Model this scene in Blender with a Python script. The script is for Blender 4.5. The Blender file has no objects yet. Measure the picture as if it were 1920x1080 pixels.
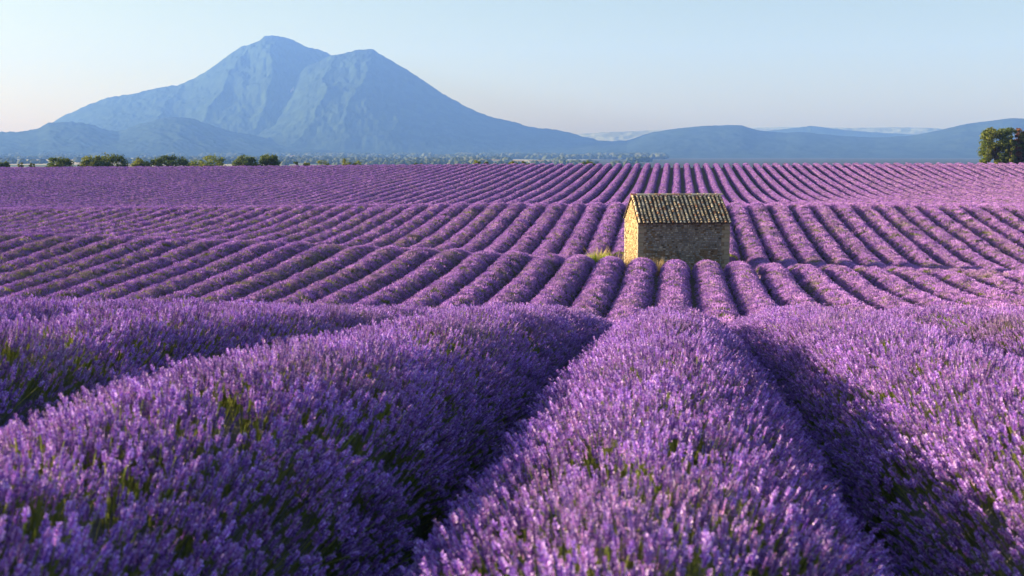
import bpy, math, random
import numpy as np
from mathutils import Vector, Matrix

random.seed(7)
rng = np.random.default_rng(11)
scene = bpy.context.scene
COL = scene.collection

# ------------------------------------------------------------------ camera
FPX, W0, H0 = 2200.0, 1920.0, 1080.0
HORIZON, VPX = 286.0, 1270.0
CAM_Z = 2.0
PITCH = math.atan((540 - HORIZON) / FPX)
YAW = math.atan((VPX - 960) / math.hypot(FPX, 540 - HORIZON))     # rows run along +Y; the lens looks left of them
cam = bpy.data.cameras.new('camera')
cam.sensor_width = 36.0
cam.lens = 36.0 * FPX / W0
cam.clip_start = 0.05
cam.clip_end = 60000
cam.dof.use_dof = True
cam.dof.focus_distance = 72.0
cam.dof.aperture_fstop = 5.2
camera = bpy.data.objects.new('camera', cam)
COL.objects.link(camera)
camera.location = (0, 0, CAM_Z)
CAM_ROT = Matrix.Rotation(YAW, 3, 'Z') @ Matrix.Rotation(math.radians(90) - PITCH, 3, 'X')
camera.rotation_euler = CAM_ROT.to_euler()
scene.camera = camera

# ------------------------------------------------------------------ sky, sun, exposure
SUN_ELEV = math.radians(12.0)
SUN_AZ = math.radians(-83.0)          # from +Y towards +X: low on the left, a little behind the cabin's front
world = bpy.data.worlds.new('World')
scene.world = world
world.use_nodes = True
wn, wl = world.node_tree.nodes, world.node_tree.links
sky = wn.new('ShaderNodeTexSky')
sky.sky_type = 'NISHITA'
sky.sun_disc = False
sky.sun_elevation = SUN_ELEV
sky.sun_rotation = SUN_AZ
sky.altitude = 700
sky.air_density = 1.2
sky.dust_density = 2.0
sky.ozone_density = 0.7
bgn = wn['Background']
bgn.inputs['Strength'].default_value = 0.050
wl.new(sky.outputs[0], bgn.inputs['Color'])

sd = bpy.data.lights.new('sun', 'SUN')
sd.energy = 5.0
sd.angle = math.radians(0.55)
sd.color = (1.0, 0.83, 0.64)
sun = bpy.data.objects.new('sun', sd)
COL.objects.link(sun)
sv = Vector((math.sin(SUN_AZ) * math.cos(SUN_ELEV), math.cos(SUN_AZ) * math.cos(SUN_ELEV), math.sin(SUN_ELEV)))
sun.rotation_euler = sv.to_track_quat('Z', 'Y').to_euler()
sun.location = (-40, 10, 30)

scene.view_settings.view_transform = 'Standard'
scene.view_settings.look = 'None'
scene.view_settings.exposure = 1.9
scene.view_settings.gamma = 1.0
scene.view_settings.use_curve_mapping = False
scene.render.engine = 'CYCLES'
cy = scene.cycles
cy.max_bounces = 5
cy.diffuse_bounces = 2
cy.glossy_bounces = 2
cy.transmission_bounces = 3
cy.volume_bounces = 2
cy.transparent_max_bounces = 6
cy.use_denoising = True
cy.sample_clamp_indirect = 4.0

# ------------------------------------------------------------------ helpers
def hash2(ix, iy, seed=0):
    h = (ix.astype(np.int64) * 374761393 + iy.astype(np.int64) * 668265263 + seed * 982451653) & 0xFFFFFFFF
    h = ((h ^ (h >> 13)) * 1274126177) & 0xFFFFFFFF
    return ((h ^ (h >> 16)) & 0xFFFFFF) / float(0xFFFFFF)

def vnoise(x, y, seed=0):
    x = np.asarray(x, float); y = np.asarray(y, float)
    ix = np.floor(x); iy = np.floor(y)
    fx = x - ix; fy = y - iy
    fx = fx * fx * (3 - 2 * fx); fy = fy * fy * (3 - 2 * fy)
    a = hash2(ix, iy, seed); b = hash2(ix + 1, iy, seed)
    c = hash2(ix, iy + 1, seed); d = hash2(ix + 1, iy + 1, seed)
    return (a * (1 - fx) + b * fx) * (1 - fy) + (c * (1 - fx) + d * fx) * fy

def fbm(x, y, octv=4, seed=0):
    s = 0; a = 0.5; t = 0
    for i in range(octv):
        s = s + a * vnoise(x * 2 ** i, y * 2 ** i, seed + i * 17); t += a; a *= 0.5
    return s / t

def mesh_np(name, verts, faces, mats, smooth=False, uniform=None):
    """verts (n,3) array, faces list or (m,k) array"""
    me = bpy.data.meshes.new(name)
    verts = np.asarray(verts, np.float32)
    if uniform:
        faces = np.asarray(faces, np.int32)
        k = faces.shape[1]; m = len(faces)
        me.vertices.add(len(verts)); me.vertices.foreach_set('co', verts.ravel())
        me.loops.add(m * k); me.loops.foreach_set('vertex_index', faces.ravel())
        me.polygons.add(m)
        me.polygons.foreach_set('loop_start', np.arange(0, m * k, k, dtype=np.int32))
        me.polygons.foreach_set('loop_total', np.full(m, k, np.int32))
        me.update(calc_edges=True)
    else:
        me.from_pydata([tuple(v) for v in verts], [], [tuple(f) for f in faces])
        me.update()
    for m_ in (mats if isinstance(mats, (list, tuple)) else [mats]):
        me.materials.append(m_)
    if smooth:
        me.polygons.foreach_set('use_smooth', np.ones(len(me.polygons), bool))
    return me

def link(name, data, parent=None, loc=None):
    o = bpy.data.objects.new(name, data)
    COL.objects.link(o)
    if parent is not None: o.parent = parent
    if loc is not None: o.location = loc
    return o

def tag(o, label=None, cat=None, group=None, kind=None):
    if label: o['label'] = label
    if cat: o['category'] = cat
    if group: o['group'] = group
    if kind: o['kind'] = kind
    return o

def point_color(me, cols, name='Col'):
    a = me.color_attributes.new(name, 'FLOAT_COLOR', 'POINT')
    c = np.ones((len(me.vertices), 4), np.float32); c[:, :3] = cols
    a.data.foreach_set('color', c.ravel())

def new_mat(name):
    m = bpy.data.materials.new(name); m.use_nodes = True
    nt = m.node_tree
    b = nt.nodes['Principled BSDF']
    b.inputs['Roughness'].default_value = 0.85
    b.inputs['Specular IOR Level'].default_value = 0.2
    return m, nt, b

def N(nt, t, **kw):
    n = nt.nodes.new(t)
    for k, v in kw.items(): setattr(n, k, v)
    return n

def ramp(nt, fac, stops, interp='LINEAR'):
    r = N(nt, 'ShaderNodeValToRGB'); r.color_ramp.interpolation = interp
    els = r.color_ramp.elements
    while len(els) < len(stops): els.new(0.5)
    for e, (p, c) in zip(els, stops):
        e.position = p; e.color = (*c, 1)
    nt.links.new(fac, r.inputs[0])
    return r.outputs[0]

def noise(nt, scale, detail=4, rough=0.55, coord=None, vec_scale=None):
    n = N(nt, 'ShaderNodeTexNoise'); n.inputs['Scale'].default_value = scale
    n.inputs['Detail'].default_value = detail; n.inputs['Roughness'].default_value = rough
    if coord is None:
        coord = N(nt, 'ShaderNodeTexCoord').outputs['Object']
    if vec_scale:
        mp = N(nt, 'ShaderNodeMapping'); mp.inputs['Scale'].default_value = vec_scale
        nt.links.new(coord, mp.inputs[0]); coord = mp.outputs[0]
    nt.links.new(coord, n.inputs['Vector'])
    return n.outputs[0]

def mixc(nt, fac, a, b, blend='MIX'):
    m = N(nt, 'ShaderNodeMix', data_type='RGBA', blend_type=blend)
    if isinstance(fac, (int, float)): m.inputs[0].default_value = fac
    else: nt.links.new(fac, m.inputs[0])
    for i, v in ((6, a), (7, b)):
        if isinstance(v, tuple): m.inputs[i].default_value = (*v, 1)
        else: nt.links.new(v, m.inputs[i])
    return m.outputs[2]

# ------------------------------------------------------------------ terrain
def ray(px, py):
    v = CAM_ROT @ Vector(((px - 960) / FPX, (540 - py) / FPX, -1.0))
    return v
def col_u(px):                       # lateral slope x/Y of a line of sight
    v = ray(px, 420); return v.x / v.y
def drop_at(px, py, Y):              # how far under the lens a point seen there at depth Y lies
    v = ray(px, py); return -v.z / v.y * Y

CROP_H = 0.98                        # height of the lavender crest over the soil
KY = [0.0, 2.0, 4.0, 6.7, 8.25, 12.4, 16, 20, 24, 32, 40, 45, 50, 58, 66, 70, 74, 82, 90, 98, 107, 113, 120, 132, 150, 170, 190, 210, 222, 235, 260, 300, 380, 600]
KD = [0.84, 0.92, 1.03, 1.19, 1.30, 1.66, 2.06, 2.62, 3.25, 4.6, 5.6, 5.95, 6.1, 6.15, 6.0, 6.45, 6.85, 6.5, 5.95, 5.3, 4.55, 5.0, 5.25, 5.4, 5.1, 4.4, 3.4, 2.3, 1.80, 2.1, 4.0, 8.0, 15.0, 22.0]
KY = np.array(KY); KD = np.array(KD)
# crest heights seen in the photograph, column by column: px -> {Y: py}
COLS = {
    -300: {20: 577, 45: 572, 66: 428, 74: 442, 82: 438, 90: 428, 98: 412, 107: 394, 120: 386, 175: 334, 222: 313},
    0:    {20: 578, 45: 574, 66: 432, 74: 446, 82: 441, 90: 429, 98: 411, 107: 391, 120: 387, 175: 336, 200: 322, 222: 312},
    240:  {20: 576, 45: 574, 66: 438, 74: 452, 82: 445, 90: 429, 98: 409, 107: 388, 120: 386, 170: 342, 197: 324, 222: 311},
    480:  {20: 576, 45: 574, 66: 448, 74: 460, 82: 450, 90: 430, 98: 407, 107: 386, 120: 385, 162: 350, 178: 339, 200: 322, 222: 309.5},
    720:  {20: 578, 45: 575, 66: 459, 74: 470, 82: 456, 90: 431, 98: 405, 107: 383, 120: 384, 145: 357, 165: 340, 190: 324, 222: 307.5},
    960:  {20: 582, 45: 577, 66: 470, 74: 478, 82: 459, 90: 431, 98: 404, 107: 380, 120: 383, 132: 372, 146: 359, 173: 335, 197: 318, 222: 305.5},
    1270: {20: 586, 45: 578, 66: 486, 74: 489, 82: 460, 90: 431, 98: 405, 107: 380, 120: 382, 132: 375, 222: 305},
    1600: {20: 580, 45: 577, 66: 498, 74: 495, 82: 467, 90: 436, 98: 408, 107: 380, 120: 382, 132: 378, 145: 372, 160: 361, 180: 342, 200: 324, 222: 304},
    1920: {20: 576, 45: 574, 66: 509, 74: 504, 82: 477, 90: 444, 98: 414, 107: 384, 120: 384, 132: 381, 145: 376, 160: 366, 180: 348, 200: 328, 222: 303.5},
    2200: {20: 575, 45: 572, 66: 515, 74: 510, 82: 483, 90: 448, 98: 417, 107: 386, 120: 385, 132: 382, 145: 378, 160: 368, 180: 350, 200: 329, 222: 303},
}
YG = np.concatenate([np.arange(0, 30, 0.5), np.arange(30, 300, 1.0), np.arange(300, 605, 5.0)])
def smooth_interp(x, xp, fp):        # cubic Hermite through the knots
    x = np.asarray(x, float); xp = np.asarray(xp, float); fp = np.asarray(fp, float)
    d = np.diff(fp) / np.diff(xp)
    m = np.zeros_like(fp); m[0] = d[0]; m[-1] = d[-1]
    h = np.diff(xp)
    m[1:-1] = (d[:-1] * h[1:] + d[1:] * h[:-1]) / (h[:-1] + h[1:])
    i = np.clip(np.searchsorted(xp, x) - 1, 0, len(xp) - 2)
    t = np.clip((x - xp[i]) / h[i], 0, 1)
    t2, t3 = t * t, t * t * t
    return (2*t3-3*t2+1)*fp[i] + (t3-2*t2+t)*h[i]*m[i] + (-2*t3+3*t2)*fp[i+1] + (t3-t2)*h[i]*m[i+1]
us, table = [], []
base = smooth_interp(YG, KY, KD)
for px, d in COLS.items():
    ks = [0.0, 8.0]; dv = [0.0, 0.0]
    for Y, py in d.items():
        ks.append(Y); dv.append(drop_at(px, py, Y) - float(smooth_interp([Y], KY, KD)[0]))
    ks += [300, 605]; dv += [dv[-1] * 0.5, 0]
    table.append(base + np.interp(YG, ks, dv)); us.append(col_u(px))
us = np.array(us); table = np.array(table)
# soften the kinks the linear corrections leave
ker = np.array([1, 2, 3, 2, 1], float); ker /= ker.sum()
for r_ in range(len(table)):
    p = np.pad(table[r_], 2, mode='edge'); sm = np.convolve(p, ker, 'valid')
    table[r_] = np.where(YG > 34, sm, table[r_])

def ground_z(x, y):
    x = np.asarray(x, float); y = np.asarray(y, float)
    Y = np.clip(y, 0.0, 600)
    u = x / np.maximum(Y, 6.0)
    u = np.clip(u, us[0], us[-1])
    i = np.clip(np.searchsorted(us, u) - 1, 0, len(us) - 2)
    t = np.clip((u - us[i]) / (us[i + 1] - us[i]), 0, 1); t = t * t * (3 - 2 * t) * 0.5 + t * 0.5
    j = np.clip(np.searchsorted(YG, Y) - 1, 0, len(YG) - 2)
    s = np.clip((Y - YG[j]) / (YG[j + 1] - YG[j]), 0, 1)
    a = table[i, j] * (1 - s) + table[i, j + 1] * s
    b = table[i + 1, j] * (1 - s) + table[i + 1, j + 1] * s
    dr = a * (1 - t) + b * t
    # the ground close by rises a little to the left of the middle row
    near = np.clip(1 - Y / 14.0, 0, 1)
    dr = dr - near * np.clip(-x, 0, 4) * 0.10 - near * np.clip(x, 0, 4) * 0.05
    z = CAM_Z - dr - CROP_H
    return z
def gz(x, y): return float(ground_z(np.array([x]), np.array([y]))[0])

# ---- soil sheet: fine under the crop, coarser out to the plain and far behind the mountains
m_soil, nt, b = new_mat('soil')
geo = N(nt, 'ShaderNodeNewGeometry').outputs['Position']
n1 = noise(nt, 0.9, 6, 0.6, geo); n2 = noise(nt, 14, 4, 0.6, geo)
near_col = mixc(nt, n2, (0.12, 0.085, 0.06), (0.24, 0.18, 0.13))
sep = N(nt, 'ShaderNodeSeparateXYZ'); nt.links.new(geo, sep.inputs[0])
far = N(nt, 'ShaderNodeMapRange'); nt.links.new(sep.outputs[1], far.inputs[0])
far.inputs[1].default_value = 240; far.inputs[2].default_value = 330
fields = noise(nt, 1.0, 1, 0.4, geo, (0.0022, 0.0040, 0.0))
fcol = ramp(nt, fields, [(0.0, (0.05, 0.09, 0.03)), (0.40, (0.06, 0.10, 0.035)), (0.50, (0.62, 0.52, 0.34)), (0.56, (0.70, 0.62, 0.44)), (0.60, (0.07, 0.10, 0.04)), (0.74, (0.45, 0.36, 0.18))], 'CONSTANT')
east = N(nt, 'ShaderNodeMapRange'); nt.links.new(sep.outputs[0], east.inputs[0])
east.inputs[1].default_value = -320; east.inputs[2].default_value = -240
fcol = mixc(nt, east.outputs[0], fcol, (0.03, 0.036, 0.025))
nt.links.new(mixc(nt, far.outputs[0], near_col, fcol), b.inputs['Base Color'])
bp = N(nt, 'ShaderNodeBump'); bp.inputs['Strength'].default_value = 0.5; bp.inputs['Distance'].default_value = 0.05
nt.links.new(n2, bp.inputs['Height']); nt.links.new(bp.outputs[0], b.inputs['Normal'])

PLAIN_Z = CAM_Z - 22.0 - CROP_H
ys = np.concatenate([[-400, -100, -20], np.arange(-4, 30, 1.0), np.arange(30, 260, 2.0), np.arange(260, 600, 20), [600, 700, 850, 1100, 1500, 2000, 3000, 4500, 6500, 8500, 9850]])
xs = np.concatenate([[-9400, -7000, -5000, -2500, -1200, -600, -350, -240], np.arange(-190, -60, 5.0), np.arange(-60, -20, 2.0), np.arange(-20, 20, 1.0), np.arange(20, 60, 2.0), np.arange(60, 130, 5.0), [130, 180, 260, 400, 700, 1200, 2500, 5000, 9400]])
XX, YY = np.meshgrid(xs, ys)
ZZ = ground_z(XX, YY)
ZZ = np.where(YY >= 600, PLAIN_Z, ZZ)
v = np.stack([XX.ravel(), YY.ravel(), ZZ.ravel()], 1)
nx, ny = len(xs), len(ys)
idx = np.arange(nx * ny).reshape(ny, nx)
f = np.stack([idx[:-1, :-1].ravel(), idx[:-1, 1:].ravel(), idx[1:, 1:].ravel(), idx[1:, :-1].ravel()], 1)
tag(link('ground', mesh_np('ground', v, f, m_soil, True, True)), kind='structure')

# ------------------------------------------------------------------ mountains and hills
def mountain_mat(name, rockiness, green=(0.015, 0.026, 0.015), rock=(0.44, 0.35, 0.30)):
    m, nt, b = new_mat(name)
    b.inputs['Specular IOR Level'].default_value = 0.0
    geo = N(nt, 'ShaderNodeNewGeometry')
    pos = geo.outputs['Position']
    n1 = noise(nt, 1.0, 8, 0.62, pos, (0.006, 0.003, 0.008))
    n2 = noise(nt, 1.0, 5, 0.6, pos, (0.02, 0.02, 0.02))
    n3 = noise(nt, 1.0, 7, 0.7, pos, (0.009, 0.006, 0.012))
    mp3 = N(nt, 'ShaderNodeMapRange'); nt.links.new(n3, mp3.inputs[0]); mp3.inputs[1].default_value = 0.46; mp3.inputs[2].default_value = 0.58
    base = mixc(nt, n2, green, tuple(c * 1.9 for c in green))
    base = mixc(nt, mp3.outputs[0], base, tuple(c * 2.3 for c in green))
    attr = N(nt, 'ShaderNodeAttribute'); attr.attribute_name = 'rock'
    add = N(nt, 'ShaderNodeMath', operation='ADD'); nt.links.new(n1, add.inputs[0]); nt.links.new(attr.outputs['Fac'], add.inputs[1])
    mr = N(nt, 'ShaderNodeMapRange'); nt.links.new(add.outputs[0], mr.inputs[0])
    mr.inputs[1].default_value = 0.92 - rockiness; mr.inputs[2].default_value = 1.02 - rockiness
    nt.links.new(mixc(nt, mr.outputs[0], base, rock), b.inputs['Base Color'])
    return m

def ridge_mesh(name, pts, Y0, front, back, mat, nz=110, nu=620, gully=0.20, seed=1, rock_spots=(), edge=2.4, freq=1.0, shape=1.15, spurs=()):
    """a range whose skyline passes through the picture points pts at depth Y0 and falls off towards and away from the viewer"""
    pxs = np.linspace(pts[0][0], pts[-1][0], nu)
    pys = 0.8 * np.interp(pxs, [p[0] for p in pts], [p[1] for p in pts]) + 0.2 * smooth_interp(pxs, [p[0] for p in pts], [p[1] for p in pts])
    crest = np.array([[*(ray(a, c_) / ray(a, c_).y * Y0)] for a, c_ in zip(pxs, pys)])
    X = crest[:, 0]; Hc = crest[:, 2] + CAM_Z - PLAIN_Z
    Hc = np.maximum(Hc, 0)
    jit = (fbm(X / (45 * freq), X * 0 + seed, 4, seed) - 0.5) * edge * Y0 / FPX * 2
    ts = np.concatenate([np.linspace(-1, 0, nz), np.linspace(0, 1, 12)[1:]])
    T, XX_ = np.meshgrid(ts, X, indexing='ij')
    HH = np.broadcast_to(Hc, T.shape)
    a = np.abs(T)
    prof = (1 - a) ** shape
    HH = HH + np.broadcast_to(jit, T.shape) * np.exp(-a * 14)
    YY_ = Y0 + np.where(T < 0, T * front, T * back)
    # ridged noise carves gullies, strongest half way down
    wx = (XX_ + 0.35 * (YY_ - Y0)) / (560.0 * freq) + 0.35 * fbm(XX_ / 420.0, YY_ / 600.0, 4, seed + 5)
    rn = 1 - np.abs(2 * fbm(wx * 1.0, YY_ / (2600.0 * freq), 5, seed) - 1)
    rn2 = 1 - np.abs(2 * fbm(wx * 3.1, YY_ / (420.0 * freq), 4, seed + 9) - 1)
    mid = np.clip(a * 6, 0, 1) * np.clip((1 - a) * 3, 0, 1)
    sl = np.clip((1 - a) * 3, 0, 1)
    rn3 = fbm(XX_ / (38.0 * freq), YY_ / (90.0 * freq), 4, seed + 31) - 0.5
    spur = 0
    for (sx0, sx1, wdt, hgt, sp_) in spurs:       # long spurs running down the face: picture column at the crest and at the foot
        cxp = sx0 + (sx1 - sx0) * a + 75 * (fbm(a * 3.3 + sx0, a * 0 + 0.5, 4, seed) - 0.5) * np.clip(a * 5, 0, 1)
        wl_ = wdt * (0.35 + a); dd = (np.broadcast_to(pxs, T.shape) - cxp) / wl_
        sd_ = np.where(dd < 0, np.exp(-np.abs(dd) * 1.6), np.exp(-np.abs(dd) * 3.2))
        spur = spur + 0.30 * hgt * HH * sd_ * (0.6 + 0.8 * fbm(XX_ / 300.0, a * 4 + sx0, 3, seed + 2)) * np.sin(np.clip(a, 0, 1) * math.pi) ** sp_ * (T < 0)
    Z = HH * prof + spur + (rn - 0.75) * gully * 0.7 * HH * mid + (rn2 - 0.75) * gully * 0.22 * HH * np.clip(a * 14, 0, 1) * sl + rn3 * 0.045 * HH * np.clip(a * 20, 0, 1) * sl
    # keep the face under the line of sight to the crest so that the skyline stays as drawn
    lim = (HH + PLAIN_Z - CAM_Z) * YY_ / Y0 - (PLAIN_Z - CAM_Z) - 0.0
    Z = np.where(T < 0, np.minimum(Z, lim - a * 14), Z)
    xs_ = XX_ * (YY_ / Y0)
    V = np.stack([xs_.ravel(), YY_.ravel(), (PLAIN_Z - 4 + Z).ravel()], 1)
    n0, n1 = T.shape
    idx = np.arange(n0 * n1).reshape(n0, n1)
    F = np.stack([idx[:-1, :-1].ravel(), idx[:-1, 1:].ravel(), idx[1:, 1:].ravel(), idx[1:, :-1].ravel()], 1)
    me = mesh_np(name, V, F, mat, True, True)
    at = me.attributes.new('rock', 'FLOAT', 'POINT')
    rk = np.zeros(T.shape)
    PX = np.broadcast_to(pxs, T.shape)
    Zt = V[:, 2].reshape(T.shape)
    PY = HORIZON - FPX * (Zt - CAM_Z) / YY_            # approximate height in the view, only to place the cliffs
    for (cx, cyy, rx, ry, am) in rock_spots:
        rk += am * np.exp(-((PX - cx) / rx) ** 2 - ((PY - cyy) / ry) ** 2)
    at.data.foreach_set('value', rk.ravel().astype(np.float32))
    return me

mm = mountain_mat('mountain_slopes', 0.0)
mm2 = mountain_mat('wooded_hills', 0.0)
mm3 = mountain_mat('pale_hills', 0.22, green=(0.14, 0.15, 0.10), rock=(0.62, 0.54, 0.46))
S = 'structure'
tag(link('mountain', ridge_mesh('mountain', [(-60, 300), (60, 250), (102, 226), (125, 214), (165, 196), (200, 183), (220, 178.5), (272, 170), (290, 165), (345, 155.5), (380, 137), (415, 112), (440, 95), (452, 86.5), (467, 83), (485, 74), (495, 66.8), (515, 65.3), (535, 68.3), (550, 75), (570, 85), (595, 91.5), (612, 97.5), (621, 103), (660, 120), (720, 160), (800, 215), (900, 270)],
    8200, 2300, 900, mm, seed=3, gully=0.13, spurs=((470, 330, 60, 0.22, 0.8), (520, 470, 50, 0.16, 1.0), (345, 250, 50, 0.16, 0.8), (590, 600, 40, 0.12, 1.0)), rock_spots=((470, 105, 45, 16, 0.30), (540, 100, 40, 14, 0.20), (420, 150, 40, 16, 0.14), (580, 150, 30, 20, 0.12)))), kind=S)
tag(link('mountain', ridge_mesh('mountain', [(330, 297), (400, 275), (450, 235), (490, 200), (530, 168), (575, 124), (621, 103.5), (645, 99), (665, 93.5), (690, 90.5), (701, 92.5), (715, 101), (750, 122), (795, 151), (840, 181), (880, 202), (920, 217), (960, 227), (1000, 237), (1045, 243), (1100, 256), (1170, 275), (1260, 295)],
    7400, 2100, 900, mm, seed=21, gully=0.10, spurs=((640, 560, 60, 0.20, 0.8), (700, 640, 70, 0.14, 0.9), (780, 730, 60, 0.10, 1.0)), rock_spots=((545, 160, 20, 24, 0.42), (600, 122, 26, 12, 0.28), (530, 205, 30, 12, 0.20), (640, 200, 60, 8, 0.10)))), kind=S)
tag(link('hills', ridge_mesh('hills', [(-500, 240), (-250, 236), (-60, 246), (35, 246), (70, 240), (92, 229), (120, 226.5), (165, 230), (200, 242), (222, 245), (250, 235), (300, 221), (335, 217.5), (370, 224), (425, 242), (500, 256), (640, 270), (800, 286), (930, 297)],
    6000, 1300, 700, mm2, seed=35, gully=0.22, freq=0.6)), kind=S)
tag(link('hills', ridge_mesh('hills', [(980, 295), (1060, 270), (1120, 263), (1175, 262), (1225, 246), (1280, 238), (1330, 234), (1392, 234), (1420, 243), (1475, 248), (1500, 246), (1560, 252), (1640, 256), (1700, 254), (1760, 243), (1800, 233), (1850, 226), (1900, 220), (1960, 222), (2100, 236), (2400, 250)],
    6600, 1500, 800, mm2, seed=41, gully=0.12, edge=1.0)), kind=S)
tag(link('hills', ridge_mesh('hills', [(1380, 262), (1430, 245), (1480, 240), (1520, 235), (1560, 240), (1625, 246), (1700, 250), (1780, 256), (1900, 262)],
    8600, 1200, 700, mm2, seed=47, gully=0.1, edge=0.8)), kind=S)
tag(link('hills', ridge_mesh('hills', [(1010, 262), (1070, 252), (1130, 247), (1180, 245), (1235, 243), (1300, 242), (1380, 241), (1430, 238), (1500, 237), (1600, 239), (1660, 237.5), (1740, 239), (1790, 242), (1850, 246), (1950, 254)],
    9300, 1200, 400, mm3, seed=53, gully=0.08, edge=0.8)), kind=S)

# ------------------------------------------------------------------ haze: one box of even air round everything
m_haze = bpy.data.materials.new('haze'); m_haze.use_nodes = True
hn = m_haze.node_tree
hn.nodes.remove(hn.nodes['Principled BSDF'])
pv = hn.nodes.new('ShaderNodeVolumePrincipled')
pv.inputs['Color'].default_value = (0.13, 0.285, 0.85, 1)
pv.inputs['Density'].default_value = 0.00015
pv.inputs['Anisotropy'].default_value = 0.0
pv.inputs['Absorption Color'].default_value = (0.5, 0.5, 0.5, 1)
hn.links.new(pv.outputs[0], hn.nodes['Material Output'].inputs['Volume'])
hx, hy0, hy1, hz0, hz1 = 9500, -420, 9950, PLAIN_Z - 8, 860
hv = [(x, y, z) for z in (hz0, hz1) for y in (hy0, hy1) for x in (-hx, hx)]
hf = [(0, 2, 3, 1), (4, 5, 7, 6), (0, 1, 5, 4), (2, 6, 7, 3), (0, 4, 6, 2), (1, 3, 7, 5)]
tag(link('haze', mesh_np('haze', hv, hf, m_haze)), kind='stuff')

# ------------------------------------------------------------------ lavender materials
def inst_attr(nt, name):
    a = N(nt, 'ShaderNodeAttribute'); a.attribute_type = 'INSTANCER'; a.attribute_name = name
    return a.outputs['Fac']
def leafy(name, cols, bloomed, trans=0.35, var=0.35):
    """diffuse + translucent petals; 'bloom' of each clump turns it from faded green to violet"""
    m = bpy.data.materials.new(name); m.use_nodes = True
    nt = m.node_tree; nt.nodes.remove(nt.nodes['Principled BSDF'])
    out = nt.nodes['Material Output']
    oi = N(nt, 'ShaderNodeObjectInfo').outputs['Random']
    pos = N(nt, 'ShaderNodeNewGeometry').outputs['Random Per Island']
    c = ramp(nt, pos, [(i / max(1, len(cols) - 1), k) for i, k in enumerate(cols)])
    hsv = N(nt, 'ShaderNodeHueSaturation'); nt.links.new(c, hsv.inputs['Color'])
    mr = N(nt, 'ShaderNodeMapRange'); nt.links.new(oi, mr.inputs[0]); mr.inputs[3].default_value = 1 - var; mr.inputs[4].default_value = 1 + var
    nt.links.new(mr.outputs[0], hsv.inputs['Value'])
    c = hsv.outputs[0]
    if bloomed:
        c = mixc(nt, inst_attr(nt, 'bloom'), (0.28, 0.27, 0.12), c)
    d = N(nt, 'ShaderNodeBsdfDiffuse'); t = N(nt, 'ShaderNodeBsdfTranslucent')
    nt.links.new(c, d.inputs[0]); nt.links.new(c, t.inputs[0])
    mx = N(nt, 'ShaderNodeMixShader'); mx.inputs[0].default_value = trans
    nt.links.new(d.outputs[0], mx.inputs[1]); nt.links.new(t.outputs[0], mx.inputs[2])
    nt.links.new(mx.outputs[0], out.inputs['Surface'])
    return m
m_petal = leafy('lavender_petals', [(0.38, 0.21, 0.82), (0.55, 0.36, 0.92), (0.79, 0.62, 0.97)], True, 0.14)
m_calyx = leafy('lavender_calyx', [(0.13, 0.06, 0.40), (0.31, 0.13, 0.54), (0.56, 0.28, 0.64)], True, 0.1)
m_stem = leafy('lavender_stems', [(0.11, 0.17, 0.05), (0.24, 0.30, 0.07), (0.38, 0.38, 0.12)], False, 0.3)
m_spike = leafy('lavender_spikes', [(0.32, 0.15, 0.58), (0.48, 0.25, 0.72), (0.66, 0.41, 0.86)], True, 0.12)

m_bush, nt, b = new_mat('lavender_foliage')
b.inputs['Specular IOR Level'].default_value = 0.05
geo = N(nt, 'ShaderNodeNewGeometry').outputs['Position']
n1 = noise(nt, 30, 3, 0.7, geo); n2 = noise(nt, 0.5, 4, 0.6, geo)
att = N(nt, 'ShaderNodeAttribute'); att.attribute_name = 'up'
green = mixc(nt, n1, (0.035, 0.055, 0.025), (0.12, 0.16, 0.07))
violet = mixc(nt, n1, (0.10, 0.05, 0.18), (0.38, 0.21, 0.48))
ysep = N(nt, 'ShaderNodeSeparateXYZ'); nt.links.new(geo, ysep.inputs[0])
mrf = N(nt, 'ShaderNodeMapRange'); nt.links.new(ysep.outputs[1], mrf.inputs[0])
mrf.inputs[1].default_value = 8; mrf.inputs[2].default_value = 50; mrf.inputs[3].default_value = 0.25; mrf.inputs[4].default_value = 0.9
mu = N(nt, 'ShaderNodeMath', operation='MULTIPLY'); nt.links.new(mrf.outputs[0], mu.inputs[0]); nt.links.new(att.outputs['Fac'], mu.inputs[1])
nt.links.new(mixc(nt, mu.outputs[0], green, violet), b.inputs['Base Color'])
bp = N(nt, 'ShaderNodeBump'); bp.inputs['Strength'].default_value = 0.8; bp.inputs['Distance'].default_value = 0.05
nt.links.new(n1, bp.inputs['Height']); nt.links.new(bp.outputs[0], b.inputs['Normal'])

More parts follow.
